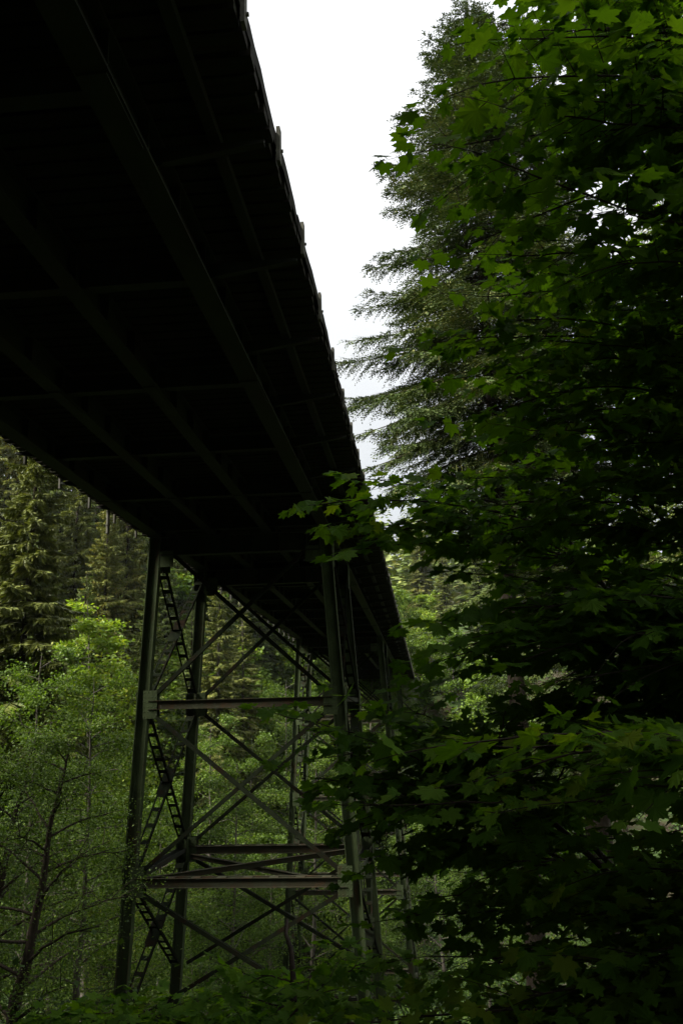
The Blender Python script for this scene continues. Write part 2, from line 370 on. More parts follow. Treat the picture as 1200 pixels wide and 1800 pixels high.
    for s in (0, 1):
        for z in lv[1:]:
            b = MB(); x = colx(s, z, zo); ladder(b, (x, ya + 0.2, z), (x, yb - 0.2, z), step=0.42, wy=0.16)
            part(b, 'side_strut', GIRDER, t)
        ends = lv + [zlow + 0.25]
        for a_, c_ in zip(ends[:-1], ends[1:]):
            top = a_ + (0.15 if a_ == lv[0] else -0.32); bot = c_ + 0.36
            if top - bot < 1: continue
            for q, (u, v) in enumerate(((ya, yb), (yb, ya))):
                b = MB(); d = 0.34 if v > u else -0.34
                p0 = np.array([colx(s, top, zo), u + d, top]); p1 = np.array([colx(s, bot, zo), v - d, bot])
                if q == 0: ladder(b, p0, p1)
                else:
                    mid = (p0 + p1) / 2; dd = unit(p1 - p0)
                    ladder(b, p0, mid - dd * 0.26); ladder(b, mid + dd * 0.26, p1)
                    b.bar(mid - dd * 0.5, mid + dd * 0.5, 0.4, 0.012, (1, 0, 0))
                part(b, 'side_brace', SHADE_STEEL, t)
    for z in lv[2:3]:
        for q in (0, 1):
            b = MB()
            p0 = np.array([colx(q, z, zo) + (0.3 if q == 0 else -0.3), ya + 0.3, z - 0.02 - 0.16 * q]); p1 = np.array([colx(1 - q, z, zo) - (0.3 if q == 0 else -0.3), yb - 0.3, z - 0.02 - 0.16 * q])
            b.bar(p0, p1, 0.016, 0.15, np.cross(p1 - p0, (0, 0, 1))); b.bar(p0 + (0, 0, 0.083), p1 + (0, 0, 0.083), 0.15, 0.014, np.cross(p1 - p0, (0, 0, 1)))
            part(b, 'plan_brace', RUST, t)
# abutments
b = MB(); b.box((DL - 0.6, Y0 - 1.6, -3), (DR + 0.6, Y0 - 0.02, gz(6.7, Y0))); b.box((DL - 0.2, Y0, gz(5.2, Y0) - 5), (DR + 0.2, Y0 + 0.9, gz(5.95, Y0)))
part(b, 'abutment', CONC)
b = MB(); b.box((DL - 0.6, Y9 + 0.02, -5), (DR + 0.6, Y9 + 1.6, gz(6.7, Y9))); b.box((DL - 0.2, Y9 - 0.9, -6), (DR + 0.2, Y9, gz(5.95, Y9)))
part(b, 'abutment', CONC)

# ------------------------------------------------------------------ trees
def rand_perp(d, r):
    v = r.normal(size=d.shape); v -= d * (v * d).sum(-1, keepdims=True); return unit(v)
def conifer_mesh(seed, H, Rm, base, nb, dens, sub, needle, trunk_r, droop=0.25, sparse=0.0, tipw=1.0, prof_e=.75):
    """returns trunk MB (with limbs) and crown MB. Whorled limbs carry flat hanging sprays of needle twigs"""
    r = np.random.default_rng(seed); tr = MB(); cr = MB()
    hs = np.linspace(-1.2, H, 14); lean = r.normal(0, 0.012, 2)
    tp = np.stack([lean[0] * hs + 0.1 * np.sin(hs * .2), lean[1] * hs, hs], -1)
    tr.tube(tp, trunk_r * np.clip(1 - hs / H, 0, 1) ** 0.8 + 0.02, 10)
    P_, D_, L_, W_, N_ = [], [], [], [], []
    for k in range(nb):
        u = base + (0.985 - base) * (k + r.uniform(0, 1)) / nb
        if r.random() < sparse: continue
        h = u * H; v = (u - base) / (1 - base)
        prof = min(1.0, 0.45 + 2.5 * v) * (1 - v) ** prof_e
        L = Rm * prof * r.uniform(0.7, 1.12) + 0.25
        az = k * 2.399 + r.normal(0, 0.35)
        el = -0.22 + 0.75 * v + r.normal(0, 0.1)
        n = 9; s = np.linspace(0, 1, n)
        out = np.array([math.cos(az), math.sin(az), 0])
        rad = s * L * math.cos(el); z = s * L * math.sin(el) - droop * L * s ** 1.6 + 0.22 * droop * L * np.clip(s - .65, 0, 1) ** 2 * 8
        c = np.array([np.interp(h, hs, tp[:, 0]), np.interp(h, hs, tp[:, 1]), h])
        side = np.array([-math.sin(az), math.cos(az), 0])
        pts = c + out * rad[:, None] + np.array([0, 0, 1]) * z[:, None] + side * (0.08 * L * np.sin(s * 3 + k))[:, None]
        br = max(0.012, trunk_r * 0.16 * (L / Rm))
        tr.tube(pts, br * (1 - 0.85 * s), 4 if sub else 3)
        m = max(5, int(L * dens)); ss = np.sort(r.uniform(0.12, 1.0, m))
        base_p = np.stack([np.interp(ss, s, pts[:, i]) for i in range(3)], -1)
        tang = unit(np.stack([np.interp(ss, s, np.gradient(pts[:, i])) for i in range(3)], -1))
        sgn = np.where(np.arange(m) % 2 == 0, 1, -1)[:, None]
        l = (0.30 * L * (1 - ss) ** 0.7 * np.minimum(1, ss * 4) + 0.16 * (0.5 + 0.06 * L) * 2) * r.uniform(0.6, 1.25, m)
        l = np.minimum(l, 1.5)
        d = unit(tang * 0.75 + side * sgn * r.uniform(0.5, 1.1, (m, 1)) + np.array([0, 0, -1]) * r.uniform(0.0, 0.5, (m, 1)))
        nn = unit(np.array([0, 0, 1.0]) + r.normal(0, 0.35, (m, 3)))
        if not sub:
            P_.append(base_p); D_.append(d); L_.append(l); W_.append(np.clip(l * 0.21, 0.05, 0.21) * r.uniform(.7, 1.2, m)); N_.append(nn)
            P_.append(base_p + d * (l * .3)[:, None]); D_.append(unit(d + np.array([0, 0, -.7]) + r.normal(0, .3, (m, 3)))); L_.append(l * .7); W_.append(np.clip(l * 0.22, 0.05, 0.22)); N_.append(rand_perp(d, r))
        else:
            # bare twig, then little needle sprigs either side and at the tip
            for bp, dd, ll, n1 in zip(base_p, d, l, nn):
                q = max(3, int(ll / needle * 2.6)); t = np.linspace(0.1, 1, q)[:, None]
                p = bp + dd * ll * t + np.array([0, 0, -0.12]) * ll * t ** 2
                sd = unit(np.cross(dd, n1)); sg = np.where(np.arange(q) % 2 == 0, 1, -1)[:, None]
                P_.append(p); D_.append(unit(dd * 0.8 + sd * sg * 0.6 + r.normal(0, .16, (q, 3)))); L_.append(needle * r.uniform(.7, 1.3, q) * (1.1 - 0.5 * t[:, 0])); W_.append(np.full(q, needle * 0.30)); N_.append(unit(n1 + r.normal(0, .4, (q, 3))))
                P_.append(np.array([bp])); D_.append(np.array([dd])); L_.append(np.array([ll * 1.05])); W_.append(np.array([0.035])); N_.append(np.array([n1]))
    P_ = np.concatenate(P_); D_ = np.concatenate(D_); L_ = np.concatenate(L_); W_ = np.concatenate(W_); N_ = np.concatenate(N_)
    cr.diamonds(P_, D_, L_, W_ * tipw, N_)
    return tr, cr

def broadleaf_mesh(seed, H, Rm, trunk_r, leaf, nleaf, lean=(0, 0), base=0.25, nb=26, up=0.5, flat=0.5):
    """a leaning stem, rising limbs with side limbs, and leaves gathered in loose clumps round the outer limbs"""
    r = np.random.default_rng(seed); tr = MB(); cr = MB()
    hs = np.linspace(-0.8, H, 16)
    wob = np.cumsum(r.normal(0, 0.05, (16, 2)), 0)
    tp = np.stack([lean[0] * hs + wob[:, 0], lean[1] * hs + wob[:, 1], hs], -1)
    tr.tube(tp, trunk_r * np.clip(1 - hs / H * .92, 0.04, 1.1), 9)
    ends = []
    for k in range(nb):
        u = base + (0.97 - base) * (k + r.uniform()) / nb; h = u * H
        L = Rm * r.uniform(.65, 1.15) * (1.08 - 0.75 * ((u - base) / (1 - base)) ** 1.5)
        az = k * 2.399 + r.normal(0, .4); el = up * r.uniform(.4, 1.3)
        s = np.linspace(0, 1, 8)
        o = np.array([math.cos(az) * math.cos(el), math.sin(az) * math.cos(el), math.sin(el)])
        c = np.array([np.interp(h, hs, tp[:, 0]), np.interp(h, hs, tp[:, 1]), h])
        pts = c + o * (s * L)[:, None] + np.array([0, 0, -.22]) * L * (s ** 2)[:, None] + np.cumsum(r.normal(0, .03 * L / 3, (8, 3)), 0)
        tr.tube(pts, max(.015, trunk_r * .3 * (1 - u * .6)) * (1 - .85 * s) + .004, 5)
        for q in range(5):
            a = r.uniform(.3, 1); p = np.array([np.interp(a, s, pts[:, i]) for i in range(3)])
            d = unit(o + r.normal(0, .8, 3) + np.array([0, 0, .15])); l = L * r.uniform(.2, .45)
            pp = p + d * (np.linspace(0, 1, 4) * l)[:, None] + np.array([0, 0, -.15]) * l * (np.linspace(0, 1, 4) ** 2)[:, None]
            tr.tube(pp, np.array([.012, .009, .006, .003]) * (1 + trunk_r * 2), 3)
            ends += [(pp[1], l), (pp[2], l), (pp[3], l)]
        ends.append((pts[-1], L * .3))
    E = np.array([e[0] for e in ends]); S = np.array([e[1] for e in ends])
    k = r.integers(0, len(E), nleaf)
    P = E[k] + r.normal(0, 1, (nleaf, 3)) * (S[k] * .34 + .10)[:, None] * np.array([1, 1, flat])
    D = unit(r.normal(0, 1, (nleaf, 3)) * np.array([1, 1, .5]) + np.array([0, 0, -.25]))
    Nn = unit(np.array([0, 0, 1.]) + r.normal(0, .55, (nleaf, 3)))
    cr.diamonds(P, D, leaf * r.uniform(.6, 1.3, nleaf), leaf * .72 * r.uniform(.7, 1.2, nleaf), Nn, 0.12)
    return tr, cr

class Kind:
    """one built tree; place() copies it with its parts"""
    def __init__(s, name, cat, tr, cr, mt, mc, crown='crown'):
        s.name, s.cat = name, cat; s.tm = tr.mesh('trunk'); s.tm.materials.append(mt)
        s.cm = cr.mesh(crown); s.cm.materials.append(mc); s.first = None
    def place(s, loc, label, group=None, rz=0.0, sc=(1, 1, 1), tilt=(0, 0)):
        if s.first is None:
            o = empty(s.name); kids = []
            for n, me in (('trunk', s.tm), ('crown', s.cm)):
                k = bpy.data.objects.new(n, me); col.objects.link(k); k.parent = o; kids.append(k)
            s.first = (o, kids)
        else:
            o = s.first[0].copy(); col.objects.link(o)
            if 'group' in o: del o['group']
            for k0 in s.first[1]:
                k = k0.copy(); col.objects.link(k); k.parent = o
        o.location = loc; o.rotation_euler = (tilt[0], tilt[1], rz); o.scale = sc
        tag(o, label, s.cat, group)
        return o
def onground(x, y, dz=-0.2): return (x, y, float(ground(x, y)) + dz)

exec_parts = []
# --- big firs on the right, close enough to show their twigs
tr, cr = conifer_mesh(11, 39, 6.3, 0.455, 310, 22.0, True, 0.16, 0.36, 0.26, prof_e=.6)
K = Kind('fir_tree', 'fir tree', tr, cr, BARK, FIRGREY)
p = at(908, 1200, 29); K.place(onground(p[0], p[1]), 'tall olive green fir outlined against the white sky right of the bridge', rz=0.4)
tr, cr = conifer_mesh(12, 42, 6.0, 0.22, 260, 14.0, True, 0.2, 0.5, 0.28)
K = Kind('fir_tree', 'fir tree', tr, cr, BARK, FIR)
p = at(1035, 1200, 33); K.place(onground(p[0], p[1]), 'tallest dark fir rising out of the top edge behind the maples', rz=1.9)
p = at(1390, 1200, 26); K.place(onground(p[0], p[1]), 'dark fir with a thick trunk at the right edge behind the maple leaves', rz=4.1)

# --- forest kinds
FK = []
for sd, H, Rm, base, nb, m in ((21, 30, 4.2, .12, 150, FIR), (22, 34, 4.6, .22, 160, FIRWARM), (23, 26, 4.0, .06, 140, FIR), (24, 31, 3.6, .3, 120, FIRWARM)):
    tr, cr = conifer_mesh(sd, H, Rm, base, int(nb * 1.9), 46, False, 0, .30, .28, 0.05)
    FK.append(Kind('fir_tree', 'fir tree', tr, cr, GREYBARK if sd == 24 else BARK, m))
tr, cr = conifer_mesh(25, 24, 2.6, .15, 140, 14, False, 0, .22, .3, .1, .5)
BK = Kind('fir_tree', 'fir tree', tr, cr, GREYBARK, FIRBROWN)
AK = []
for sd, H, Rm, tr_, nl, lean in ((31, 15, 4.2, .16, 16000, (.03, .02)), (32, 12, 3.8, .13, 15000, (-.05, .03)), (33, 17, 4.4, .18, 17000, (.06, -.02)), (34, 9, 3.4, .1, 13000, (0, .05))):
    tr, cr = broadleaf_mesh(sd, H, Rm, tr_, .135, nl, lean, .12, 30)
    AK.append(Kind('alder_tree', 'alder tree', tr, cr, GREYBARK, ALDER))
tr, cr = broadleaf_mesh(41, 15, 4.2, .2, .26, 9000, (.02, 0), .2, 26)
LK = Kind('maple_tree', 'maple tree', tr, cr, GREYBARK, LIME)
def place_px(K, px, Y, label, group=None, rz=None, s=1.0, top=None, dz=-.2):
    """stand a tree where photo column px meets the ground at about depth Y"""
    p = at(px, 1200, Y); x, y = p[0], p[1]; g = float(ground(x, y))
    o = K.place((x, y, g + dz), label, group, random.uniform(0, 6.28) if rz is None else rz, (s, s, s * random.uniform(.94, 1.06)))
    return o
gF = 'firs in the forest left of the bridge'; lF = 'dark green fir standing among the forest on the left slope'
gA = 'alders on the valley floor'; lA = 'light green small leaved alder growing on the valley floor around the steel towers'
# left slope
place_px(FK[1], 22, 46, 'nearest dark olive fir at the left edge under the bridge soffit', s=1.0)
place_px(FK[0], -60, 52, 'broad dark fir cut by the left edge of the picture', s=1.0)
place_px(BK, 105, 62, 'thin brownish fir with a bare grey trunk left of the bright maple', s=1.0)
tr, cr = broadleaf_mesh(42, 12.5, 2.3, .13, .13, 15000, (.02, 0), .25, 30)
LB = Kind('maple_tree', 'maple tree', tr, cr, GREYBARK, LIME)
place_px(LB, 165, 50, 'bright yellow green maple shining among dark firs left of the near tower', s=1.98)
place_px(FK[3], 378, 74, 'left of two grey trunked firs seen through the upper near tower bracing', s=.98)
place_px(FK[3], 430, 78, 'right of two grey trunked firs seen through the upper near tower bracing', s=.95, rz=2.0)
for k, (px, Y, s, v) in enumerate([(60, 82, 1.15, 0), (130, 92, 1.18, 2), (205, 86, 1.1, 1), (250, 76, 1.0, 0), (215, 100, 1.2, 1), (290, 92, 1.05, 2), (-20, 95, 1.25, 1), (20, 110, 1.25, 0), (95, 118, 1.3, 2), (170, 122, 1.3, 0),
                                  (330, 100, 1.1, 0), (345, 118, 1.2, 2), (420, 110, 1.1, 1), (480, 122, 1.15, 0), (260, 125, 1.25, 1), (-70, 100, 1.2, 0), (545, 130, 1.15, 2), (610, 128, 1.05, 1), (305, 112, 1.2, 0)]):
    place_px(FK[v], px, Y, lF, gF, s=s)
for k, (px, Y, s, v) in enumerate([(75, 70, .95, 2), (135, 74, 1.0, 0), (215, 70, .9, 2), (185, 78, 1.0, 1), (30, 66, 1.05, 1), (235, 92, 1.1, 0), (110, 84, 1.1, 1), (335, 84, 1.0, 2), (160, 106, 1.2, 2), (275, 104, 1.1, 1), (380, 100, 1.1, 0), (455, 104, 1.1, 2), (5, 80, 1.1, 2)]):
    place_px(FK[v], px, Y, lF, gF, s=s)
# right gap beyond the bridge end
for k, (px, Y, s, v, lb) in enumerate([(790, 118, .62, 3, 'olive brown fir on the far bank just right of the bridge end'), (745, 150, .72, 1, 'grey green fir on the far bank above the bridge end'), (850, 135, .8, 2, 'dark fir on the far bank half hidden by maple leaves'), (930, 120, .9, 0, 'dark fir deep behind the maple leaves on the right')]):
    place_px(FK[v], px, Y, lb, s=s)
place_px(LK, 716, 128, 'bright green maple beside the far end of the bridge deck', s=.75)
place_px(LK, 822, 96, 'yellow green maple low behind the right hand leaves past the bridge end', s=.85)
# alders
tr, cr = broadleaf_mesh(35, 9.5, 3.6, .22, .075, 15000, (.17, 0), .18, 24, up=.7)
DK = Kind('alder_tree', 'alder tree', tr, cr, BARK, ALDER)
place_px(DK, 30, 20, 'dark stemmed alder leaning right in the shade at bottom left', s=.8, rz=0.0, dz=-.3)
place_px(DK, -35, 23, 'shaded alder with a bare forked stem at the lower left edge', s=.85, rz=.9)
for k, (px, Y, s, v) in enumerate([(150, 34, .85, 0), (240, 44, .9, 1), (60, 40, 1.0, 2), (330, 48, .85, 3), (400, 54, 1.0, 0), (470, 62, 1.0, 1), (540, 70, 1.1, 2), (440, 74, 1.2, 0), (500, 84, 1.3, 2), (370, 66, 1.1, 2), (290, 62, 1.15, 1), (190, 56, 1.1, 0), (110, 52, 1.15, 2),
                                  (560, 92, 1.2, 0), (600, 84, 1.0, 1), (450, 96, 1.25, 1), (520, 104, 1.2, 3), (590, 106, 1.1, 0), (390, 88, 1.2, 3), (640, 100, 1.1, 2), (10, 60, 1.2, 1), (300, 82, 1.2, 0), (350, 40, .7, 3), (690, 80, .9, 3), (760, 70, 1.0, 0), (830, 62, 1.0, 1), (700, 104, 1.0, 1), (900, 52, .95, 2), (660, 66, .8, 3)]):
    place_px(AK[v], px, Y, lA, gA, s=s)

BRK = []
for sd, H, Rm, mt in ((51, 12, 4.0, LIME), (52, 14, 4.4, ALDER), (53, 10, 3.8, ALDER)):
    tr, cr = broadleaf_mesh(sd, H, Rm, .16, .34, 9000, (.02, .02), .10, 30)
    BRK.append(Kind('broadleaf_tree', 'broadleaf tree', tr, cr, GREYBARK, mt))
for k, (px, Y, sc, v) in enumerate([(470, 100, 1.1, 0), (520, 96, 1.0, 1), (560, 112, 1.1, 0), (420, 104, 1.1, 1), (600, 104, 1.0, 2), (500, 116, 1.2, 2), (455, 90, 1.0, 2), (545, 100, 1.0, 0), (390, 98, 1.1, 0), (340, 96, 1.1, 2), (650, 112, 1.0, 0), (700, 118, 1.0, 1), (760, 126, 1.0, 0), (800, 112, 1.0, 2), (860, 104, 1.1, 0), (630, 92, 1.0, 1), (490, 84, .9, 0), (575, 86, .9, 2), (680, 96, .9, 0), (740, 100, .9, 2), (430, 120, 1.2, 0), (580, 122, 1.2, 1), (300, 90, 1.1, 0), (250, 84, 1.0, 1), (920, 92, 1.0, 1), (780, 92, .9, 0), (370, 86, 1.0, 1), (90, 74, 1.3, 1), (250, 80, 1.5, 0), (200, 72, 1.3, 1), (330, 88, 1.5, 0), (50, 64, 1.3, 1), (405, 94, 1.5, 0), (460, 108, 1.7, 0), (290, 98, 1.7, 1), (515, 106, 1.5, 0), (440, 82, 1.2, 0), (350, 78, 1.2, 1), (530, 76, .8, 1), (620, 74, .8, 0)]):
    place_px(BRK[v], px, Y, ('bright fresh green' if v == 0 else 'mid green') + ' bushy broadleaf tree on the far side of the valley behind the bridge', 'bushy trees on the far bank', s=sc)

# --- wood added behind and beside the camera, out of frame: it shuts off the light from that side
for k, (x, y, v, sc) in enumerate([(-15, 8, 0, 1.0), (-14.5, 2.5, 2, 1.05), (-16, -3, 0, 1.1), (-21.5, 31, 0, 1.0), (-19, 11, 2, 1.0), (-21, 19, 0, 1.0), (-20, 24, 1, 1.0), (-16.5, 15, 2, .9), (-25, 27, 2, 1.0), (-29, 36, 0, 1.05), (-24, 3, 2, 1.1), (-26, -9, 0, 1.3), (-19, -17, 1, 1.3), (-12, -22, 2, 1.4), (-5, -16, 0, 1.3), (12, -14, 1, 1.3), (-33, -4, 2, 1.3), (-36, 6, 0, 1.2), (-40, -16, 1, 1.4), (-24, -27, 0, 1.4)]):
    FK[v].place(onground(x, y), 'unseen fir added on the near bank to block light', 'firs added on the near bank', k * 1.7, (sc, sc, sc))

# --- far forest on the ridge: one mass
r = np.random.default_rng(5); far = MB()
P_, D_, L_, W_, N_ = [], [], [], [], []
n = 900
fx = r.uniform(-170, 130, n); fy = r.uniform(140, 400, n) ** 1.0
fh = r.uniform(17, 30, n); fz = ground(fx, fy)
for x, y, z, h in zip(fx, fy, fz, fh):
    m = 70; u = np.sort(r.uniform(0.05, 1, m)); az = np.arange(m) * 2.4 + r.normal(0, .3, m); rad = (1 - u) ** .8 * h * .16 * r.uniform(.7, 1.15, m) + .2
    o = np.stack([np.cos(az), np.sin(az), np.full(m, -.35)], -1)
    P_.append(np.stack([np.full(m, x), np.full(m, y), z + u * h], -1)); D_.append(unit(o)); L_.append(rad * 1.1); W_.append(rad * .75 + .25); N_.append(unit(np.array([0, 0, 1.]) + r.normal(0, .3, (m, 3))))
far.diamonds(np.concatenate(P_), np.concatenate(D_), np.concatenate(L_), np.concatenate(W_), np.concatenate(N_))
tag(far.build('far_forest', FIR), 'distant wooded ridge of firs fading into haze', 'forest', None, 'stuff')

# --- undergrowth carpeting the slopes
r = np.random.default_rng(6); ug = MB(); n = 4200
ux = np.concatenate([r.uniform(-45, 14, n), r.uniform(-30, 40, 1500)]); uy = np.concatenate([r.uniform(7, 75, n), r.uniform(75, 135, 1500)])
ok = ~((uy < 9) & (np.abs(ux) < 3)); ux, uy = ux[ok], uy[ok]
m = 26; hh = r.uniform(.3, 1.5, len(ux)) ** 1.2
cx = np.repeat(ux, m) + r.normal(0, .45, len(ux) * m); cy = np.repeat(uy, m) + r.normal(0, .45, len(ux) * m)
cz = ground(cx, cy) + np.repeat(hh, m) * r.uniform(.1, 1, len(cx))
dist = np.hypot(cx, cy); lf = np.clip(dist / 45 * .2, .09, .42)
ug.diamonds(np.stack([cx, cy, cz], -1), unit(r.normal(0, 1, (len(cx), 3)) * np.array([1, 1, .5])), lf * r.uniform(.7, 1.3, len(cx)), lf * .7, unit(np.array([0, 0, 1.]) + r.normal(0, .5, (len(cx), 3))), .1)
tag(ug.build('undergrowth', UNDER), 'tangled green undergrowth covering the valley slopes', 'undergrowth', None, 'stuff')

# --- vine maples close to the camera
def leaf_template():
    lob = [(0, 1.0), (43, .94), (86, .78), (126, .54)]
    pts = []
    for a, l in lob:
        pts += [(a - 16, l * .70), (a - 13, l * .79), (a - 6.5, l * .82), (a, l), (a + 6.5, l * .82), (a + 13, l * .79), (a + 16, l * .70)]
        nxt = {0: (21.5, .60), 43: (64.5, .56), 86: (106, .47), 126: (150, .34)}[a]; pts.append(nxt)
    half = [p for p in pts if p[0] >= 0]
    ang = [a for a, l in half]; rad = [l for a, l in half]
    ang = ang + [172]; rad = rad + [.10]
    full_a = ang + [-a for a in ang[:0:-1]]; full_r = rad + rad[:0:-1]
    V = [(0, 0, 0)]
    for a, l in zip(full_a, full_r):
        x = l * math.sin(R(a)); y = l * math.cos(R(a)); V.append((x, y + .0, -.20 * l * l + .05 * math.cos(R(a) * 8) * l))
    V = np.array(V); n = len(V) - 1
    Fs = np.array([[0, 1 + k, 1 + (k + 1) % n] for k in range(n)])[:, ::-1]
    return V * .62, Fs
LV, LF = leaf_template()
def leaves(mb_, P, D, Nn, S, r):
    """maple leaves: petiole joint P, tip direction D, facing Nn, size S (width)"""
    D = unit(D); X = unit(np.cross(D, Nn)); Z = np.cross(X, D)
    n = len(P); V = LV[None] * np.stack([r.uniform(.85, 1.1, n), r.uniform(.9, 1.1, n), r.uniform(-.2, 2.4, n)], -1)[:, None, :]
    V = V.copy(); fo = r.normal(.12, .16, n)[:, None]; V[:, :, 2] += fo * np.abs(V[:, :, 0]) + r.normal(0, .10, n)[:, None] * V[:, :, 0] * V[:, :, 1] * 3; V[:, :, 0] += r.normal(0, .13, n)[:, None] * V[:, :, 1]; V[:, :, 1] *= 1 + r.normal(0, .12, n)[:, None] * V[:, :, 0] * 2
    W = P[:, None, :] + S[:, None, None] * (V[:, :, 0:1] * X[:, None, :] + V[:, :, 1:2] * D[:, None, :] + V[:, :, 2:3] * Z[:, None, :])
    k = len(LV); Fs = LF[None] + (np.arange(n) * k)[:, None, None]
    mb_.add(W.reshape(-1, 3), Fs.reshape(-1, 3))
def maple(name, label, base, targets, seed, leaf=.14, stems=3, group=None, spray=.55, pair=.085, ntw=10, cat='maple'):
    """several stems arch up from one base; a bough runs from a stem to each target, twigs leave it in pairs and carry leaf pairs"""
    r = np.random.default_rng(seed); wood = MB(); fol = MB(); base = np.array(base, float)
    T = np.array(targets); P_, D_, N_, S_ = [], [], [], []; pet0, pet1 = [], []
    top = T[:, 2].max(); cen = T.mean(0)
    st = []
    for k in range(stems):
        tgt = np.array([base[0] + (cen[0] - base[0]) * .55 + r.normal(0, .5), base[1] + (cen[1] - base[1]) * .55 + r.normal(0, .5), max(top - .4 * r.uniform(0, 1.5), base[2] + .5)])
        s = np.linspace(0, 1, 14)[:, None]; mid = base + np.array([r.normal(0, .25), r.normal(0, .25), (tgt[2] - base[2]) * .55])
        pts = (1 - s) ** 2 * base + 2 * s * (1 - s) * mid + s ** 2 * tgt + np.cumsum(r.normal(0, .012, (14, 3)), 0)
        wood.tube(pts, .034 * (1 - .8 * s[:, 0]) + .004, 7); st.append(pts)
    allst = np.concatenate(st)
    for tg in T:
        # leave the nearest stem somewhat below and right of the target
        dd = np.linalg.norm((allst - tg) * np.array([1, 1, 1.3]), axis=1) + np.where(allst[:, 2] > tg[2] + .1, 1.0, 0) * 2
        p0 = allst[np.argmin(dd)]; L = np.linalg.norm(tg - p0)
        c = (p0 + tg) / 2 + np.array([0, 0, .10 * L]) + r.normal(0, .05 * L, 3)
        n = 18; s = np.linspace(0, 1, n)[:, None]; pts = (1 - s) ** 2 * p0 + 2 * s * (1 - s) * c + s ** 2 * tg + np.cumsum(r.normal(0, .006, (n, 3)), 0)
        wood.tube(pts, (.0022 + .0034 * L ** .5) * (1 - .75 * s[:, 0]) + .0012, 5)
        axis = unit(tg - p0)
        q = int(ntw * min(1.6, max(.5, L / 1.4)))
        a = np.linspace(max(.15, 1 - 1.9 / L), 1, q)
        for k, u in enumerate(a):
            bp = np.array([np.interp(u, s[:, 0], pts[:, i]) for i in range(3)]); tg_ = unit(np.array([np.interp(u, s[:, 0], np.gradient(pts[:, i])) for i in range(3)]))
            sd = unit(np.cross(tg_, (0, 0, 1.)))
            for sg in ((-1, 1) if k < q - 1 else (0,)):
                if sg and r.random() < .18: continue
                d = unit(tg_ * (.65 if sg else 1) + sd * sg * r.uniform(.6, 1.1) + np.array([0, 0, r.normal(.03, .16)]))
                l = spray * (1.15 - .75 * (k / max(1, q - 1))) * r.uniform(.45, 1.1) if sg else spray * .45
                e = max(2, int(l / pair)); t = np.linspace(0, 1, 5)[:, None]
                tw = bp + d * l * t + np.array([0, 0, -.10]) * l * t ** 2
                wood.tube(tw, .0028 * (1 - .6 * t[:, 0]), 3)
                for j in range(1, e + 1):
                    f = j / e; jp = np.array([np.interp(f, t[:, 0], tw[:, i]) for i in range(3)])
                    s2 = unit(np.cross(d, (0, 0, 1.)))
                    for g in ((-1, 1, 0) if j == e else (-1, 1)):
                        if r.random() < .12: continue
                        o = unit(d * (.55 if g else 1.2) + s2 * g + r.normal(0, .25, 3) + np.array([0, 0, .1]))
                        pl = r.uniform(.02, .055); lp = jp + o * pl
                        P_.append(lp + o * leaf * .06); pet0.append(jp); pet1.append(lp)
                        D_.append(unit(o + np.array([0, 0, -r.uniform(.1, .8)])))
                        N_.append(unit(np.array([0, 0, 1.]) + r.normal(0, .34, 3) + .25 * o)); S_.append(leaf * r.uniform(.5, 1.25) * (.8 if j == e else 1))
    P_, D_, N_, S_ = map(np.array, (P_, D_, N_, S_))
    leaves(fol, P_, D_, N_, S_, r)
    p0 = np.array(pet0); p1 = np.array(pet1)
    wood.diamonds(p0, p1 - p0, np.linalg.norm(p1 - p0, axis=1) + .006, .0035, unit(r.normal(0, 1, p0.shape)))
    o = empty(name, tuple(base)); tag(o, label, cat, group)
    for m_, nm, mt in ((wood, 'branches', TWIG), (fol, 'foliage', MAPLE)):
        m_.v = [v - base for v in m_.v]; m_.build(nm, mt, o)
    return len(P_)
XL = np.array([(0, 840), (60, 830), (110, 775), (165, 715), (200, 775), (262, 750), (330, 790), (420, 800), (520, 810), (590, 740), (660, 800), (760, 800), (840, 730), (890, 760), (960, 780), (1010, 775), (1080, 780), (1140, 765), (1190, 800), (1250, 700), (1310, 640), (1370, 590), (1430, 620), (1500, 680), (1570, 720), (1640, 720), (1700, 640), (1760, 560), (1800, 480)])
def xl(y): return np.interp(y, XL[:, 0], XL[:, 1])
def zone(y0, y1, n, d0, d1, seed, xr=1320, x_off=55, pw=1.0):
    r = np.random.default_rng(seed); out = []
    for k in range(n):
        y = y0 + (y1 - y0) * (k + r.uniform()) / n; a = xl(y) + x_off
        x = a + (xr - a) * r.uniform() ** pw; out.append(at(x, y, r.uniform(d0, d1)))
    return out
def edge(ys, d, dx=32): return [at(xl(y) + dx, y, dd) for y, dd in zip(ys, d)]
nl = 0
nl += maple('vine_maple', 'tall vine maple whose leafy boughs hang against the white sky at upper right', onground(2.9, 3.6), edge([140, 60], [3.3, 3.6], 105) + edge([262, 330, 420], [3.8, 4.0, 4.2]) + zone(-60, 480, 32, 3.2, 5.0, 101, pw=1.05), 201)
nl += maple('vine_maple', 'vine maple with layered green leaves covering the fir at middle right', onground(3.4, 5.0), edge([520, 590, 660, 760], [4.6, 4.4, 4.8, 5]) + zone(430, 860, 31, 4.0, 6.4, 102, pw=.85), 202)
nl += maple('vine_maple', 'vine maple reaching a thin leafy bough across the bridge side above the near tower', onground(2.0, 5.6), [at(545, 893, 4.6), at(600, 925, 4.7), at(640, 850, 4.9), at(680, 925, 4.8), at(628, 962, 4.6)] + edge([840, 890, 960, 1010], [4.8, 5, 5.2, 5.2]) + zone(820, 1090, 22, 4.5, 6.5, 103, pw=.85, x_off=85), 203, spray=.34)
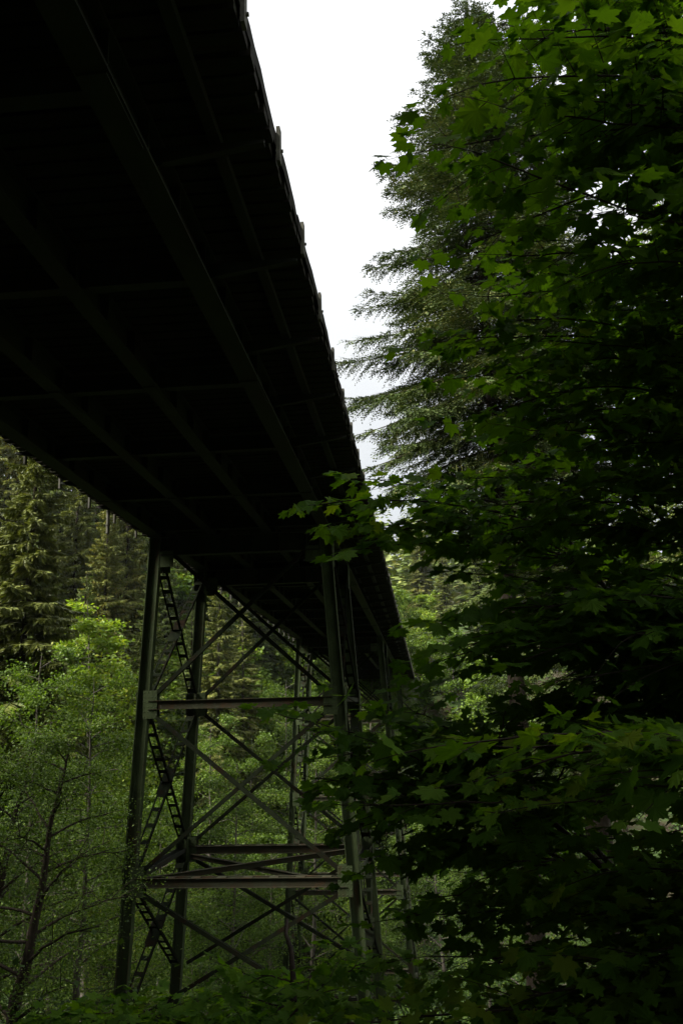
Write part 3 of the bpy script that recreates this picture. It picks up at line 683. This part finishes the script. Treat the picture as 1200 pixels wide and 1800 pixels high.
nl += maple('vine_maple', 'shaded vine maple with flat dark leaf layers below the bridge end', onground(2.6, 4.4), edge([1080, 1140, 1190], [4.2, 4.4, 4.6]) + zone(1050, 1320, 26, 3.6, 6.0, 104, pw=.75, x_off=75) + [at(x, y, d) for x, y, d in ((850, 1130, 5.6), (880, 1180, 5.2), (910, 1230, 5.0), (930, 1120, 5.4), (870, 1260, 4.8), (950, 1280, 4.9), (800, 1160, 4.0), (870, 1100, 3.9), (940, 1150, 3.7), (1010, 1190, 3.6), (1080, 1130, 3.6), (1150, 1180, 3.5), (1000, 1060, 3.8), (1120, 1040, 3.7))], 204)
nl += maple('vine_maple', 'vine maple spreading low twigs in front of the right hand tower columns', onground(1.5, 5.0), [at(500, 1268, 4.6), at(560, 1330, 4.7), at(530, 1375, 4.6), at(620, 1245, 4.9), at(600, 1420, 4.8), at(660, 1460, 4.6), at(625, 1390, 4.8), at(650, 1550, 4.6), at(690, 1620, 4.5), at(600, 1310, 4.8)] + edge([1250, 1310, 1370, 1430, 1500], [4.4, 4.4, 4.4, 4.5, 4.5]) + zone(1240, 1600, 22, 3.8, 5.8, 105, xr=1050, x_off=95), 205, spray=.42)
nl += maple('vine_maple', 'deeply shaded vine maple filling the lower right corner', onground(2.3, 2.7), zone(1280, 1900, 38, 2.6, 4.4, 106, pw=.7, x_off=60) + [at(x, y, d) for x, y, d in ((760, 1680, 4.2), (820, 1720, 4), (880, 1660, 4.3), (780, 1790, 3.8), (860, 1800, 3.6), (930, 1740, 3.9), (740, 1860, 3.6), (900, 1880, 3.4), (980, 1820, 3.5), (840, 1620, 4.5), (760, 1600, 4.6))], 206, leaf=.12)
nl += maple('vine_maple', 'low dark maple saplings along the bottom edge before the tower feet', onground(-.9, 5.6, 0), [at(x, y + 42, d) for x, y, d in ((60, 1740, 6.2), (150, 1750, 6), (240, 1735, 5.8), (330, 1715, 5.6), (420, 1690, 5.5), (500, 1720, 5.2), (560, 1670, 5.2), (620, 1700, 5), (300, 1780, 5), (450, 1780, 4.8), (180, 1800, 5.2), (600, 1790, 4.6), (660, 1640, 4.8), (20, 1790, 5.6), (100, 1830, 5), (380, 1840, 4.6), (520, 1850, 4.4), (680, 1760, 4.4), (710, 1850, 4.2))], 207, spray=.5, stems=2)
r_ = np.random.default_rng(77)
nl += maple('vine_maple', 'unseen vine maple added overhead to shade the foreground', onground(1.8, -2.2), [(r_.uniform(-3.2, 3.0), r_.uniform(-4.0, 2.3), r_.uniform(2.6, 4.2)) for _ in range(32)], 208, leaf=.15, spray=.7)  # out of frame, added so its boughs darken the leaves below
print('maple leaves', nl)

# ------------------------------------------------------------------ light
w = bpy.data.worlds.new('World'); scene.world = w; w.use_nodes = True; nt = w.node_tree; nt.nodes.clear(); L = nt.links.new
out = nt.nodes.new('ShaderNodeOutputWorld'); bg = nt.nodes.new('ShaderNodeBackground'); bg.inputs['Strength'].default_value = 0.12
SE, SR = R(46), R(244)
sky = nt.nodes.new('ShaderNodeTexSky'); sky.sky_type = 'NISHITA'; sky.sun_disc = False; sky.sun_elevation = SE; sky.sun_rotation = SR
tc = nt.nodes.new('ShaderNodeTexCoord'); nz = N(nt, 'ShaderNodeTexNoise', Scale=2.6, Detail=4.0, Roughness=.5); L(tc.outputs['Generated'], nz.inputs['Vector'])
cr_ = ramp(nt, [(0.30, (6.4, 6.7, 7.0)), (0.46, (6.9, 7.05, 7.15)), (0.75, (7.5, 7.5, 7.45))], nz.outputs[0])
mx = N(nt, 'ShaderNodeMix', data_type='RGBA'); mx.inputs['Factor'].default_value = 0.93
L(sky.outputs[0], mx.inputs['A']); L(cr_.outputs[0], mx.inputs['B']); sx = nt.nodes.new('ShaderNodeSeparateXYZ'); L(tc.outputs['Generated'], sx.inputs[0])
gr = N(nt, 'ShaderNodeMapRange'); gr.inputs['From Min'].default_value = 0.0; gr.inputs['From Max'].default_value = 1.0; gr.inputs['To Min'].default_value = 0.20; gr.inputs['To Max'].default_value = 0.52
L(sx.outputs['Z'], gr.inputs['Value'])
m2 = N(nt, 'ShaderNodeMix', data_type='RGBA', blend_type='MULTIPLY'); m2.inputs['Factor'].default_value = 1
L(mx.outputs['Result'], m2.inputs['A']); L(gr.outputs[0], m2.inputs['B']); L(m2.outputs['Result'], bg.inputs[0]); L(bg.outputs[0], out.inputs[0])
sun = bpy.data.lights.new('sun', 'SUN'); sun.energy = 4.0; sun.angle = R(18); sun.color = (1, .95, .85)
so = bpy.data.objects.new('sun', sun); col.objects.link(so)
az = SR     # sun_rotation turns clockwise from +Y seen from above
sd = Vector((math.sin(az) * math.cos(SE), math.cos(az) * math.cos(SE), math.sin(SE)))
so.rotation_euler = sd.to_track_quat('Z', 'Y').to_euler(); so.location = (-40, -20, 60)
scene.view_settings.view_transform = 'Standard'; scene.view_settings.look = 'None'; scene.view_settings.exposure = 1.92; scene.view_settings.gamma = 1.0
scene.cycles.max_bounces = 10; scene.cycles.diffuse_bounces = 6; scene.cycles.transmission_bounces = 8; scene.cycles.use_denoising = True

hz = MB(); hz.box((-2000, -900, -60), (2000, 1600, 150)); ho = None
m, nt, out = mat('thin_valley_haze'); v = nt.nodes.new('ShaderNodeVolumePrincipled'); v.inputs['Color'].default_value = (.86, .94, 1, 1); v.inputs['Density'].default_value = 0.00008
nt.links.new(v.outputs[0], out.inputs['Volume'])
tag(hz.build('haze', m), kind='stuff')
scene.cycles.volume_bounces = 0
